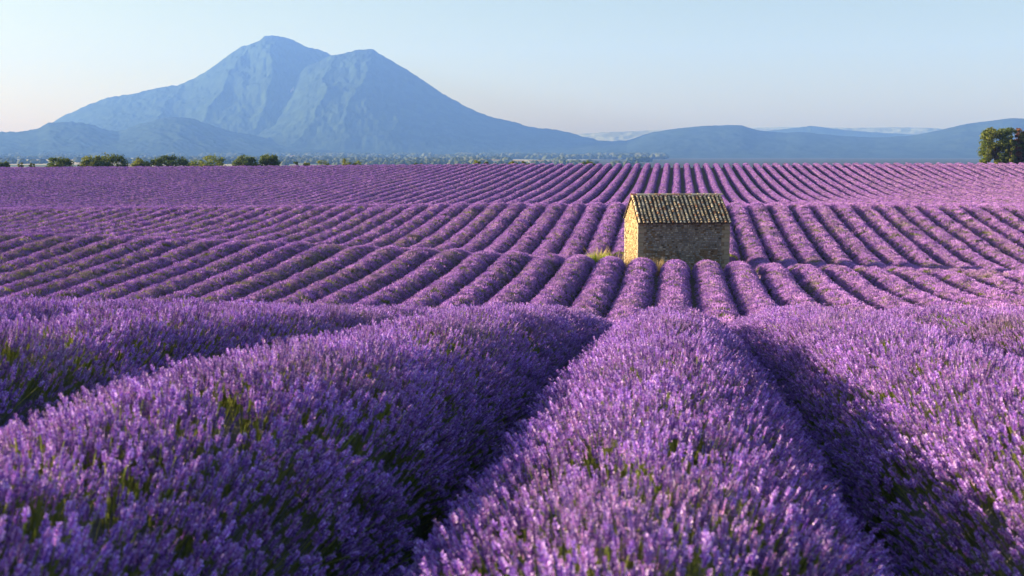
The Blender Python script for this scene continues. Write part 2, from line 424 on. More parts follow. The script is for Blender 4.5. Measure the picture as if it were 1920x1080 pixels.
# ------------------------------------------------------------------ lavender tufts (sources of the flower spikes)
def spike(V, F, M, base, direc, length, head, rad, lod):
    """one stalk with its flower head; lod 0 whorls of petals, 1 small whorls, 2 a plain spindle"""
    d = Vector(direc).normalized()
    s = d.orthogonal().normalized(); t = d.cross(s)
    top = Vector(base) + d * length
    def vi(p): V.append(tuple(p)); return len(V) - 1
    # stalk
    w = 0.0016 if lod < 1 else (0.0025 if lod == 1 else 0.006)
    h0 = top - d * head
    ang = random.random() * 3.14
    for k in range(2 if lod == 0 else 1):
        q = (s * math.cos(ang + k * 1.57) + t * math.sin(ang + k * 1.57)) * w
        a = vi(Vector(base) - q); b_ = vi(Vector(base) + q); c = vi(h0 + q); e = vi(h0 - q)
        F.append((a, b_, c, e)); M.append(2)
    if lod <= 1:
        nw = 6 if lod == 0 else 4
        npet = 5 if lod == 0 else 4
        # core of calyces
        ring0 = None
        for i, (fr, rr) in enumerate(((0, 0.25), (0.3, 0.62), (0.8, 0.55), (1.0, 0.1))):
            ring = [vi(h0 + d * head * fr + (s * math.cos(a_) + t * math.sin(a_)) * rad * rr * 0.8) for a_ in (0, 2.09, 4.19)]
            if ring0:
                for k in range(3):
                    F.append((ring0[k], ring0[(k + 1) % 3], ring[(k + 1) % 3], ring[k])); M.append(1)
            ring0 = ring
        for i in range(nw):
            fr = (i + 0.35) / nw
            if i == 1 and random.random() < 0.4: continue
            c0 = h0 + d * head * fr
            rr = rad * (0.75 + 0.5 * math.sin(math.pi * min(1, fr + 0.15))) * random.uniform(0.8, 1.2)
            for k in range(npet):
                a_ = k * 6.283 / npet + i * 1.1 + random.uniform(-.3, .3)
                r_ = s * math.cos(a_) + t * math.sin(a_)
                tt = d.cross(r_)
                pw = rr * random.uniform(0.34, 0.58)
                o = c0 + r_ * rr * 0.35
                tip = c0 + r_ * rr * random.uniform(0.95, 1.3) + d * head / nw * random.uniform(0.3, 1.0)
                a = vi(o - tt * pw * .4); b_ = vi(tip - tt * pw); c = vi(tip + tt * pw + d * pw * 0.4); e = vi(o + tt * pw * .4)
                F.append((a, b_, c, e)); M.append(0 if random.random() < 0.62 else 1)
    else:
        n = 3
        prev = None
        for fr, rr in ((0, 0.3), (0.35, 1.0), (0.8, 0.75), (1.0, 0.05)):
            ph = random.random()
            ring = [vi(h0 + d * head * fr + (s * math.cos(a_ + ph) + t * math.sin(a_ + ph)) * rad * rr) for a_ in (0, 2.09, 4.19)]
            if prev:
                for k in range(3):
                    F.append((prev[k], prev[(k + 1) % 3], ring[(k + 1) % 3], ring[k])); M.append(3)
            prev = ring

def tuft(name, n, radius, length, head, rad, lod, spread):
    V, F, M = [], [], []
    for i in range(n):
        r = radius * math.sqrt(random.random()); a = random.random() * 6.283
        x, y = r * math.cos(a), r * math.sin(a)
        L = length * random.uniform(0.72, 1.12)
        dx, dy = x / radius * spread + random.gauss(0, .10), y / radius * spread + random.gauss(0, .10)
        spike(V, F, M, (x * 0.75, y * 0.75, -length * 0.25), (dx, dy, 1), L * 1.2, head * random.uniform(0.7, 1.25), rad * random.uniform(0.8, 1.2), lod)
    me = bpy.data.meshes.new(name); me.from_pydata(V, [], F); me.update()
    for m_ in (m_petal, m_calyx, m_stem, m_spike): me.materials.append(m_)
    me.polygons.foreach_set('material_index', M)
    return bpy.data.objects.new(name, me)

LODS = []
def lod_set(nm, k, *a):
    c = bpy.data.collections.new(nm)
    for i in range(k): c.objects.link(tuft(nm, *a))
    LODS.append(c)
#            n  radius len  head  rad lod spread
lod_set('flower_tuft_near', 6, 12, 0.080, 0.20, 0.048, 0.0060, 0, 0.14)
lod_set('flower_tuft_mid', 5, 18, 0.12, 0.20, 0.052, 0.0075, 1, 0.2)
lod_set('flower_tuft_far', 5, 22, 0.17, 0.22, 0.075, 0.0125, 2, 0.35)
lod_set('flower_tuft_distant', 5, 20, 0.22, 0.22, 0.12, 0.024, 2, 0.5)

def tuft_group(coll):
    ng = bpy.data.node_groups.new('scatter_flowers', 'GeometryNodeTree')
    ng.interface.new_socket('Geometry', in_out='INPUT', socket_type='NodeSocketGeometry')
    ng.interface.new_socket('Geometry', in_out='OUTPUT', socket_type='NodeSocketGeometry')
    n = ng.nodes; l = ng.links
    gi = n.new('NodeGroupInput'); go = n.new('NodeGroupOutput')
    ci = n.new('GeometryNodeCollectionInfo'); ci.inputs['Collection'].default_value = coll
    ci.inputs['Separate Children'].default_value = True; ci.inputs['Reset Children'].default_value = True
    ip = n.new('GeometryNodeInstanceOnPoints'); ip.inputs['Pick Instance'].default_value = True
    def na(name, typ):
        a = n.new('GeometryNodeInputNamedAttribute'); a.data_type = typ; a.inputs['Name'].default_value = name
        return a.outputs['Attribute']
    l.new(gi.outputs[0], ip.inputs['Points']); l.new(ci.outputs[0], ip.inputs['Instance'])
    l.new(na('pick', 'INT'), ip.inputs['Instance Index'])
    l.new(na('turn', 'FLOAT_VECTOR'), ip.inputs['Rotation'])
    l.new(na('size', 'FLOAT_VECTOR'), ip.inputs['Scale'])
    l.new(ip.outputs[0], go.inputs[0])
    return ng
GROUPS = [tuft_group(c) for c in LODS]

# ------------------------------------------------------------------ the lavender rows
SP = 1.8
X0 = -0.05
CAB = (-2.27, 72.0)                      # the cabin's near left corner
U_L, U_R = col_u(-40), col_u(1960)
def row_x(k, y):
    return X0 + SP * k + 0.03 * np.sin(y * 0.11 + k * 1.7) + (fbm(y / 6.0, y * 0 + k * 7.3, 2, 91) - 0.5) * 0.10
def row_h(k, y):
    # bushes merge into a long loaf; some are a little lower
    return 1.0 + (fbm(y / 1.1, y * 0 + k * 3.1, 2, 5) - 0.5) * 0.13 + (fbm(y / 7.0, y * 0 + k * 5.1, 2, 8) - 0.5) * 0.09
LANE = lambda x: 68.9 - 0.05 * (x - 3)    # the cart track that crosses the field right of the cabin
def in_crop(k, y):
    x = X0 + SP * k
    ok = np.ones_like(y, bool)
    if x > 4.9:                          # the track
        ok &= np.abs(y - LANE(x)) > 1.1
    if -3.9 < x < 4.9:                   # the cabin and the bare ground round it
        ok &= ~((y > 69.9) & (y < 79.3))
    return ok

def half(y): return np.interp(y, [12, 30, 90, 140, 200], [0.75, 0.70, 0.66, 0.60, 0.55])     # half width of a loaf
BODY = 0.80          # height of the leafy body; spikes stand above it
def section(nseg):
    th = np.linspace(0, math.pi, nseg + 1)
    return np.cos(th) * -1.0, np.sin(th) ** 0.72

def row_segments(k):
    x = X0 + SP * k
    # depth range in which the row can be seen, with some margin
    y0, y1 = 1.2, 223.0
    if x < 0:  y0 = max(y0, (x + 4.5) / U_L) if x < -4.5 else y0
    if x > 0:  y0 = max(y0, (x - 3.2) / U_R) if x > 3.2 else y0
    return y0, y1 + 0.6 * math.sin(k * 2.1)

k_min = int(math.floor((U_L * 223 - 3 - X0) / SP)); k_max = int(math.ceil((U_R * 223 + 2 - X0) / SP))

# patches where flowering is thin: hash noise in field coordinates
def bloom_at(x, y):
    p = fbm(x / 3.2 + 40, y / 4.5, 3, 61)
    q = fbm(x / 0.8 + 90, y / 1.1, 2, 67)
    b_ = 1 - np.clip((p - 0.64) / 0.14, 0, 1) * 0.5 * np.clip((q - 0.3) / 0.3, 0, 1) - np.clip((q - 0.66) / 0.2, 0, 1) * 0.5
    # the left of the slope before the cabin is thinner and greener
    left = np.clip((-x - 10) / 20, 0, 1) * np.clip((y - 40) / 8, 0, 1) * np.clip((72 - y) / 6, 0, 1)
    b_ = b_ - left * np.clip((fbm(x / 2.0, y / 3.0, 3, 71) - 0.45) / 0.25, 0, 1) * 0.34 * np.clip((q - 0.3) / 0.3, 0, 1)
    b_ = 1 - (1 - b_) * np.interp(y, [10, 30, 60, 100], [0.5, 0.6, 0.8, 0.6])
    return np.clip(b_, 0.1, 1)

def to_euler(nrm, psi):
    z = nrm / np.linalg.norm(nrm, axis=1, keepdims=True)
    ref = np.stack([np.cos(psi), np.sin(psi), np.zeros_like(psi)], 1)
    x = ref - z * np.sum(ref * z, 1, keepdims=True); x /= np.linalg.norm(x, axis=1, keepdims=True)
    y = np.cross(z, x)
    # matrix columns x y z
    r20, r21, r22, r10, r00 = x[:, 2], y[:, 2], z[:, 2], x[:, 1], x[:, 0]
    return np.stack([np.arctan2(r21, r22), -np.arcsin(np.clip(r20, -1, 1)), np.arctan2(r10, r00)], 1)

def row_surface(k, y, a):
    """point and normal on the loaf of row k at depth y, a in [-1,1] across it"""
    th = (a + 1) * 0.5 * math.pi
    HALF = half(y); hx = -np.cos(th) * HALF; hz = np.sin(th) ** 0.72 * BODY
    xc = row_x(k, y); hh = row_h(k, y)
    x = xc + hx * (0.94 + 0.06 * hh)
    z = ground_z(xc, y) + hz * hh
    nx_ = -np.cos(th) / HALF; nz_ = np.sin(th) / BODY * 0.9
    return x, z, nx_, nz_

BANDS = [  # y0, y1, lod, tufts per metre of row, size
    (1.2, 13.0, 0, 210, 1.0),
    (13.0, 30.0, 1, 90, 1.0),
    (30.0, 44.0, 2, 16, 1.0),
    (44.0, 84.0, 2, 40, 0.9),
    (84.0, 118.0, 2, 22, 1.2),
    (118.0, 224.0, 3, 19, 0.55),
]
ORD = ['zeroth', 'first', 'second', 'third', 'fourth', 'fifth', 'sixth', 'seventh', 'eighth', 'ninth', 'tenth', 'eleventh', 'twelfth']
def row_label(k):
    if k == 0: return 'wide lavender row filling the bottom middle of the photo and running towards the cabin', None
    if -12 <= k <= -1: return f'{ORD[-k]} lavender row to the left of the wide one in the bottom middle', None
    if 1 <= k <= 12: return f'{ORD[k]} lavender row to the right of the wide one in the bottom middle', None
    if k < 0: return 'long narrow lavender row slanting across the far left part of the field', 'lavender rows in the far left of the field'
    return 'long narrow lavender row slanting across the far right part of the field', 'lavender rows in the far right of the field'

order = sorted(range(k_min, k_max + 1), key=lambda k: abs(k))
n_inst = 0
for k in order:
    ya, yb = row_segments(k)
    if yb - ya < 4: continue
    # body
    yy = [ya]
    while yy[-1] < yb:
        y = yy[-1]; yy.append(y + (0.25 if y < 14 else 0.5 if y < 40 else 0.8 if y < 110 else 1.6))
    yy = np.array(yy)
    nseg = 12 if abs(k) < 16 else 8
    ok = in_crop(k, yy)
    V, F, UP = [], [], []
    cnt = 0
    runs = []; st = None
    for i, o in enumerate(ok):
        if o and st is None: st = i
        if (not o or i == len(ok) - 1) and st is not None:
            e = i if not o else i + 1
            if e - st > 2: runs.append((st, e))
            st = None
    for (s_, e_) in runs:
        ys_ = yy[s_:e_]
        a = np.linspace(-1, 1, nseg + 1)
        A, YY2 = np.meshgrid(a, ys_)
        x, z, nx_, nz_ = row_surface(k, YY2, A)
        # round the ends off
        ed = np.minimum(YY2 - ys_[0], ys_[-1] - YY2); cap = np.sqrt(np.clip(1 - (1 - np.clip(ed / 0.7, 0, 1)) ** 2, 0, 1))
        xc = row_x(k, YY2); zg = ground_z(xc, YY2)
        bump = (fbm(x / 0.22, YY2 / 0.22, 2, 13) - 0.5) * 0.09
        x = xc + (x - xc) * (0.55 + 0.45 * cap); z = zg + (z - zg) * cap + bump * np.sin((A + 1) * math.pi / 2) - 0.04
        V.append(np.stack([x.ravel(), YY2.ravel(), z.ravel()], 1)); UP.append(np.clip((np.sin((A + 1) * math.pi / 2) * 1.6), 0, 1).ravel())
        n0, n1 = A.shape
        idx = np.arange(n0 * n1).reshape(n0, n1) + cnt
        F.append(np.stack([idx[:-1, :-1].ravel(), idx[:-1, 1:].ravel(), idx[1:, 1:].ravel(), idx[1:, :-1].ravel()], 1))
        cnt += n0 * n1
    if not V: continue
    V = np.concatenate(V); F = np.concatenate(F); UP = np.concatenate(UP)
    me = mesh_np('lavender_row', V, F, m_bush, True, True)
    at = me.attributes.new('up', 'FLOAT', 'POINT'); at.data.foreach_set('value', UP.astype(np.float32))
    root = link('lavender_row', me)
    lab, grp = row_label(k)
    tag(root, lab, 'lavender row', grp if grp else 'lavender rows running towards the cabin')
    # spikes
    per_lod = {}
    for (b0, b1, lod, dens, size) in BANDS:
        lo, hi = max(b0, ya), min(b1, yb)
        if hi <= lo: continue
        n = int((hi - lo) * dens)
        y = rng.uniform(lo, hi, n)
        a = rng.uniform(-1, 1, n) * (0.93 if lod < 2 else 0.86)
        o = in_crop(k, y)
        y, a = y[o], a[o]
        if len(y) == 0: continue
        x, z, nx_, nz_ = row_surface(k, y, a)
        n = len(y)
        nr = np.stack([nx_ * 0.95, rng.normal(0, 0.22, n), nz_ + 0.75], 1)
        nr /= np.linalg.norm(nr, axis=1, keepdims=True)
        nr[:, 0] += rng.normal(0, 0.10, n)
        nr[:, 0] += 0.05
        bl = bloom_at(x, y)
        sc = size * rng.uniform(0.8, 1.18, n) * (0.82 + 0.18 * bl)
        # spikes on the flanks are shorter
        fl = 1 - 0.25 * np.abs(a) ** 2
        P = np.stack([x, y, z - 0.02], 1)
        E = to_euler(nr, rng.uniform(0, 6.283, n))
        per_lod.setdefault(lod, []).append((P, E, np.stack([sc, sc, sc * fl], 1), bl))
    for lod, parts in per_lod.items():
        P = np.concatenate([p[0] for p in parts]); E = np.concatenate([p[1] for p in parts])
        SC = np.concatenate([p[2] for p in parts]); BL = np.concatenate([p[3] for p in parts])
        n = len(P); n_inst += n
        pm = bpy.data.meshes.new('flower_spikes')
        pm.vertices.add(n); pm.vertices.foreach_set('co', P.astype(np.float32).ravel())
        pm.attributes.new('turn', 'FLOAT_VECTOR', 'POINT').data.foreach_set('vector', E.astype(np.float32).ravel())
        pm.attributes.new('size', 'FLOAT_VECTOR', 'POINT').data.foreach_set('vector', SC.astype(np.float32).ravel())
        pm.attributes.new('pick', 'INT', 'POINT').data.foreach_set('value', rng.integers(0, 5, n).astype(np.int32))
        pm.attributes.new('bloom', 'FLOAT', 'POINT').data.foreach_set('value', BL.astype(np.float32))
        so = link('flower_spikes', pm, root)
        so['kind'] = 'stuff'
        md = so.modifiers.new('scatter', 'NODES'); md.node_group = GROUPS[lod]
print('INSTANCES', n_inst, 'ROWS', len(order))

# ------------------------------------------------------------------ the stone cabin
CW, CL, CH, RISE = 5.62, 4.9, 3.47, 1.42        # front width, depth, wall height, ridge over eaves
CROT = math.radians(12.0)
CZ = gz(CAB[0] + 2.5, CAB[1] + 1.0) - 0.05
cabin = bpy.data.objects.new('stone_cabin', None); COL.objects.link(cabin)
cabin.location = (CAB[0], CAB[1], CZ); cabin.rotation_euler = (0, 0, CROT)
tag(cabin, 'small stone cabin with sunlit gable and tiled roof alone in the lavender field', 'cabin')

def stone_mat(name, cols, attr=True):
    m, nt, b = new_mat(name)
    co = N(nt, 'ShaderNodeTexCoord').outputs['Object']
    n1 = noise(nt, 9, 5, 0.65, co); n2 = noise(nt, 60, 3, 0.6, co)
    if attr:
        a = N(nt, 'ShaderNodeVertexColor'); a.layer_name = 'Col'; c = a.outputs['Color']
    else:
        c = ramp(nt, N(nt, 'ShaderNodeObjectInfo').outputs['Random'], [(i / (len(cols) - 1), k) for i, k in enumerate(cols)])
    c = mixc(nt, n1, mixc(nt, 0.5, c, (0.30, 0.28, 0.25), 'MULTIPLY'), c)
    c = mixc(nt, n2, mixc(nt, 0.25, c, (0.15, 0.13, 0.12)), c)
    nt.links.new(c, b.inputs['Base Color'])
    bp = N(nt, 'ShaderNodeBump'); bp.inputs['Strength'].default_value = 0.7; bp.inputs['Distance'].default_value = 0.02
    nt.links.new(n2, bp.inputs['Height']); nt.links.new(bp.outputs[0], b.inputs['Normal'])
    return m
m_rubble = stone_mat('rubble_stone', None)
m_quoin = stone_mat('quoin_limestone', [(0.42, 0.36, 0.27), (0.38, 0.34, 0.28), (0.48, 0.41, 0.30)], False)
m_mortar, nt, b = new_mat('lime_mortar')
co = N(nt, 'ShaderNodeTexCoord').outputs['Object']
nt.links.new(mixc(nt, noise(nt, 3, 5, 0.6, co), (0.17, 0.13, 0.09), (0.34, 0.26, 0.17)), b.inputs['Base Color'])

# walls: one closed shell with its gables
D = 0.0
V = [(0, 0, 0), (CW, 0, 0), (CW, CL, 0), (0, CL, 0), (0, 0, CH), (CW, 0, CH), (CW, CL, CH), (0, CL, CH), (0, CL / 2, CH + RISE), (CW, CL / 2, CH + RISE)]
F = [(0, 1, 5, 4), (2, 3, 7, 6), (3, 0, 4, 8, 7), (1, 2, 6, 9, 5), (4, 5, 9, 8), (7, 8, 9, 6), (0, 3, 2, 1)]
wall = link('wall', mesh_np('wall', V, F, m_mortar), cabin)

def stone_block(V, F, C, o, ux, uz, un, w, h, dpt, col, r):
    """a rough block on a wall: origin o, width w along ux, height h along uz, proud by dpt along un"""
    j = lambda s: r.uniform(-s, s)
    base = [(0, 0), (w, 0), (w, h), (0, h)]
    n0 = len(V)
    for (a, c) in base:
        p = o + ux * (a + j(w * .05)) + uz * (c + j(h * .06)) - un * 0.01; V.append(tuple(p))
    ins = min(w, h) * 0.16
    face = [(ins, ins), (w - ins, ins), (w - ins, h - ins), (ins, h - ins)]
    for (a, c) in face:
        p = o + ux * (a + j(w * .05)) + uz * (c + j(h * .07)) + un * (dpt * r.uniform(0.7, 1.2)); V.append(tuple(p))
    for k in range(4):
        F.append((n0 + k, n0 + (k + 1) % 4, n0 + 4 + (k + 1) % 4, n0 + 4 + k))
    F.append((n0 + 4, n0 + 5, n0 + 6, n0 + 7))
    C.extend([col] * 8)

r = random.Random(5)
def wall_stones(o, ux, un, width, height, top_of, tones, qw=0.42, joint=0.030):
    V, F, C = [], [], []
    uz = Vector((0, 0, 1))
    z = 0.0
    while z < height:
        h = r.uniform(0.075, 0.135)
        x = qw * (0.8 if int(z * 10) % 2 else 1.15)
        x1 = width - qw * (1.1 if int(z * 10) % 2 else 0.8)
        while x < x1 - 0.05:
            w = min(r.uniform(0.10, 0.25), x1 - x)
            zt = min(top_of(x), top_of(x + w))
            if z + h * 0.6 < zt:
                hh = min(h, zt - z)
                t = r.random(); nz = float(fbm(np.array([x * 0.7 + 3]), np.array([z * 0.9]), 3, 33)[0])
                base = tones[0] if t + (nz - 0.5) * 1.6 < 0.42 else tones[1] if t < 0.72 else tones[2]
                g = r.uniform(0.55, 1.35)
                if r.random() < 0.10: g *= 0.4
                col = tuple(min(0.75, c * g) for c in base)
                stone_block(V, F, C, o + ux * (x + 0.008) + uz * (z + 0.006), ux, uz, un, w - joint, hh - joint * 0.8, r.uniform(0.022, 0.065), col, r)
            x += w
        z += h
    me = mesh_np('rubble_stones', V, F, m_rubble); point_color(me, C)
    o_ = link('rubble_stones', me, wall); o_['kind'] = 'stuff'
tone_shade = [(0.33, 0.35, 0.38), (0.25, 0.17, 0.11), (0.50, 0.49, 0.47)]  # grey and brown stone, with the cool shade of these walls in the colour
tone_sun = [(0.62, 0.47, 0.27), (0.54, 0.40, 0.23), (0.70, 0.55, 0.34)]  # same stone on the left gable, warm sunlight put into its colour
gable = lambda d: CH + RISE * (1 - abs(d - CL / 2) / (CL / 2)) - 0.04
X, Y_, Z_ = Vector((1, 0, 0)), Vector((0, 1, 0)), Vector((0, 0, 1))
wall_stones(Vector((0, 0, 0)), X, -Y_, CW, CH - 0.03, lambda d: CH - 0.03, tone_shade)
wall_stones(Vector((0, CL, 0)), -Y_, -X, CL, CH + RISE, gable, tone_sun, joint=0.016)
wall_stones(Vector((CW, 0, 0)), Y_, X, CL, CH + RISE, gable, tone_shade)
wall_stones(Vector((CW, CL, 0)), -X, Y_, CW, CH - 0.03, lambda d: CH - 0.03, tone_shade)

# quoins: bigger dressed stones at every corner, one object each
for (cx_, cy_, sx, sy) in ((0, 0, 1, 1), (CW, 0, -1, 1), (0, CL, 1, -1), (CW, CL, -1, -1)):
    z = 0.0; i = 0
    while z < CH - 0.1:
        h = min(r.uniform(0.20, 0.30), CH - 0.03 - z)
        lx, ly = (0.44, 0.27) if i % 2 else (0.29, 0.46)
        lx *= r.uniform(0.9, 1.1); ly *= r.uniform(0.9, 1.1)
        e = 0.045 * r.uniform(0.8, 1.2)
        bx0, bx1 = sorted((cx_ - sx * e, cx_ + sx * lx)); by0, by1 = sorted((cy_ - sy * e, cy_ + sy * ly))
        c = 0.02
        P = []
        for zz in (z + 0.008, z + c + 0.008, z + h - c - 0.006, z + h - 0.006):
            ins = c if zz in (z + 0.008, z + h - 0.006) else 0
            for (px_, py_) in ((bx0 + ins, by0 + ins), (bx1 - ins, by0 + ins), (bx1 - ins, by1 - ins), (bx0 + ins, by1 - ins)):
                P.append((px_ + r.uniform(-.006, .006), py_ + r.uniform(-.006, .006), zz))
        Fq = [(3, 2, 1, 0), (12, 13, 14, 15)]
        for l_ in range(3):
            for q in range(4):
                Fq.append((l_ * 4 + q, l_ * 4 + (q + 1) % 4, l_ * 4 + 4 + (q + 1) % 4, l_ * 4 + 4 + q))
        link('quoin_stone', mesh_np('quoin_stone', P, Fq, m_quoin), wall)
        z += h; i += 1

# roof: boards, channel tiles, cover tiles
roof_m, nt, b = new_mat('roof_underlay'); b.inputs['Base Color'].default_value = (0.09, 0.07, 0.06, 1)
tile_m, nt, b = new_mat('clay_tiles')
co = N(nt, 'ShaderNodeTexCoord').outputs['Object']
rnd = N(nt, 'ShaderNodeObjectInfo').outputs['Random']
tc = ramp(nt, rnd, [(0.0, (0.60, 0.36, 0.18)), (0.16, (0.74, 0.58, 0.36)), (0.40, (0.78, 0.68, 0.50)), (0.62, (0.68, 0.48, 0.28)), (0.76, (0.60, 0.26, 0.12)), (0.86, (0.34, 0.30, 0.25)), (1.0, (0.82, 0.74, 0.60))])
wn_ = N(nt, 'ShaderNodeNewGeometry').outputs['Position']
ns = noise(nt, 12, 5, 0.7, wn_)
mr = N(nt, 'ShaderNodeMapRange'); nt.links.new(ns, mr.inputs[0]); mr.inputs[1].default_value = 0.58; mr.inputs[2].default_value = 0.78
nt.links.new(mixc(nt, mr.outputs[0], tc, (0.10, 0.09, 0.075)), b.inputs['Base Color'])
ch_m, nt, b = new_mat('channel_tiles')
nt.links.new(mixc(nt, noise(nt, 8, 5, 0.7), (0.035, 0.03, 0.028), (0.11, 0.08, 0.06)), b.inputs['Base Color'])  # clay coloured near black: holds the shade between the cover tiles

OVER, VERGE = 0.26, 0.10
slope_len = math.hypot(CL / 2 + OVER, RISE * (CL / 2 + OVER) / (CL / 2))
s_ang = math.atan2(RISE, CL / 2)
roof = bpy.data.objects.new('roof', None); COL.objects.link(roof); roof.parent = cabin
roof.location = (0, 0, CH)
NCOL, NROW = 23, 13
pitch = (CW + 2 * VERGE) / NCOL
def slope_pt(side, u, v, h):        # u across, v up from the eave, h off the slope
    yy = -OVER + v * math.cos(s_ang) - h * math.sin(s_ang); zz = -OVER * math.tan(s_ang) + v * math.sin(s_ang) + h * math.cos(s_ang)
    if side: yy = CL - yy
    return (u, yy, zz + 0.03)
for side in (0, 1):
    P = [slope_pt(side, u, v, h) for h in (0.005, 0.045) for (u, v) in ((-VERGE, 0.04), (CW + VERGE, 0.04), (CW + VERGE, slope_len - 0.02), (-VERGE, slope_len - 0.02))]
    link('roof_boards', mesh_np('roof_boards', P, [(3, 2, 1, 0), (4, 5, 6, 7), (0, 1, 5, 4), (1, 2, 6, 5), (2, 3, 7, 6), (3, 0, 4, 7)], roof_m), roof)
def half_tile(L, r0, r1, t, up, n=6):
    """barrel tile along +Y from the wide lower end to the narrow upper end"""
    P, Fc = [], []
    for (yy, rr) in ((0, r0), (L, r1)):
        for q in (0, t):
            for k_ in range(n + 1):
                a = math.pi * k_ / n
                R_ = rr - q
                P.append((-math.cos(a) * R_, yy, (math.sin(a) if up else -math.sin(a)) * R_ * 0.85))
    m_ = n + 1
    for k_ in range(n):
        Fc.append((k_, k_ + 1, 2 * m_ + k_ + 1, 2 * m_ + k_))
        Fc.append((m_ + k_ + 1, m_ + k_, 3 * m_ + k_, 3 * m_ + k_ + 1))
        Fc.append((k_ + 1, k_, m_ + k_, m_ + k_ + 1))
    return P, Fc
tl = slope_len / NROW
tiles = []
for v_ in range(3):
    P, Fc = half_tile(tl * 1.22, 0.074 + v_ * 0.009, 0.050 + v_ * 0.007, 0.016, True)
    tiles.append(mesh_np('roof_tile', P, Fc, tile_m, False))
# channel tiles of both slopes, and the far slope's covers, joined
def add_tiles(side, up, out):
    for c in range(NCOL + (0 if up else -1)):
        for k_ in range(NROW):
            P, Fc = half_tile(tl * 1.2, 0.10, 0.085, 0.014, up, 5)
            u = -VERGE + pitch * (c + (0.5 if up else 1.0)) + r.uniform(-.008, .008)
            n0 = len(out[0])
            for (a, b_, c_) in P:
                out[0].append(slope_pt(side, u + a, -0.03 + k_ * tl + b_, c_ + (0.11 if up else 0.135) + 0.012 - b_ * 0.08))
            out[1].extend(tuple(n0 + i for i in f_) for f_ in Fc)
out = ([], [])
add_tiles(0, False, out); add_tiles(1, False, out)
o_ = link('channel_tiles', mesh_np('channel_tiles', out[0], out[1], ch_m), roof); o_['kind'] = 'stuff'
out = ([], []); add_tiles(1, True, out)
o_ = link('rear_tiles', mesh_np('rear_tiles', out[0], out[1], tile_m), roof); o_['kind'] = 'stuff'
lag = [r.uniform(-0.03, 0.03) for _ in range(NCOL)]
for c in range(NCOL):
    for k_ in range(NROW):
        u = -VERGE + pitch * (c + 0.5) + r.uniform(-.014, .014) + lag[c] * 0.5
        t_ = link('roof_tile', tiles[r.randrange(3)], roof)
        t_.location = slope_pt(0, u, -0.05 + k_ * tl + lag[c] + r.uniform(-.03, .03), 0.115 + r.uniform(0, .012))
        t_.rotation_euler = (s_ang - 0.10 + r.uniform(-.06, .04), r.uniform(-.12, .12), r.uniform(-.07, .07))
# ridge: a line of mortared barrel tiles
NR = 15
for k_ in range(NR):
    L = (CW + 2 * VERGE) / NR
    P, Fc = half_tile(L * 1.15, 0.115, 0.10, 0.018, True)
    P = [(p[1], p[0], p[2]) for p in P]
    Fc = [tuple(reversed(f_)) for f_ in Fc]
    t_ = link('ridge_tile', mesh_np('ridge_tile', P, Fc, tile_m), roof)
    t_.location = (-VERGE + k_ * L, CL / 2, RISE + 0.135 + r.uniform(0, .015)); t_.rotation_euler = (0, 0, r.uniform(-.03, .03))

# ------------------------------------------------------------------ grasses by the cabin
def grass_mat(name, cols):
    return leafy(name, cols, False, 0.4, 0.0)
m_fresh = grass_mat('fresh_grass', [(0.22, 0.36, 0.02), (0.34, 0.48, 0.03), (0.46, 0.50, 0.06)])
m_dry = grass_mat('dry_grass', [(0.42, 0.30, 0.15), (0.60, 0.46, 0.26), (0.68, 0.56, 0.36)])
def blades(V, F, M, cx, cy, cz, n, rad, h, lean, mi, w=0.012):
    for _ in range(n):
        a = random.random() * 6.283; rr = rad * math.sqrt(random.random())
        x, y = cx + rr * math.cos(a), cy + rr * math.sin(a)
        d = Vector((math.cos(a) * lean * rr / rad + random.gauss(0, .12), math.sin(a) * lean * rr / rad + random.gauss(0, .12), 1)).normalized()
        L = h * random.uniform(0.6, 1.1); t = Vector((math.cos(a + 1.5), math.sin(a + 1.5), 0)) * w
        p0 = Vector((x, y, cz)); p1 = p0 + d * L * .55; p2 = p0 + d * L + Vector((math.cos(a), math.sin(a), -0.3)) * L * 0.12
        n0 = len(V)
        V.extend([tuple(p0 - t), tuple(p0 + t), tuple(p1 + t * .8), tuple(p1 - t * .8), tuple(p2)])
        F.extend([(n0, n0 + 1, n0 + 2, n0 + 3), (n0 + 3, n0 + 2, n0 + 4)]); M.extend([mi, mi])
def tuft_thing(name, x, y, n, rad, h, lean, mi, label, group=None, heads=0, zoff=0, w=0.012):
    V, F, M = [], [], []
    blades(V, F, M, 0, 0, -0.03, n, rad, h, lean, mi, w)
    me = bpy.data.meshes.new(name); me.from_pydata(V, [], F); me.materials.append(m_fresh); me.materials.append(m_dry)
    o = link(name, me, None, (x, y, gz(x, y) + zoff)); 
    if heads:
        V, F, M = [], [], []
        blades(V, F, M, 0, 0, h * 0.35, heads, rad * 1.1, h * 0.95, lean, 1, w * 1.6)
        me.polygons.foreach_set('material_index', [mi] * len(me.polygons))
        m2 = bpy.data.meshes.new('seed_heads'); m2.from_pydata(V, [], F); m2.materials.append(m_dry)
        hd = link('seed_heads', m2, o); hd['kind'] = 'stuff'
    else:
        me.polygons.foreach_set('material_index', [mi] * len(me.polygons))
    tag(o, label, 'grass', group)
    return o
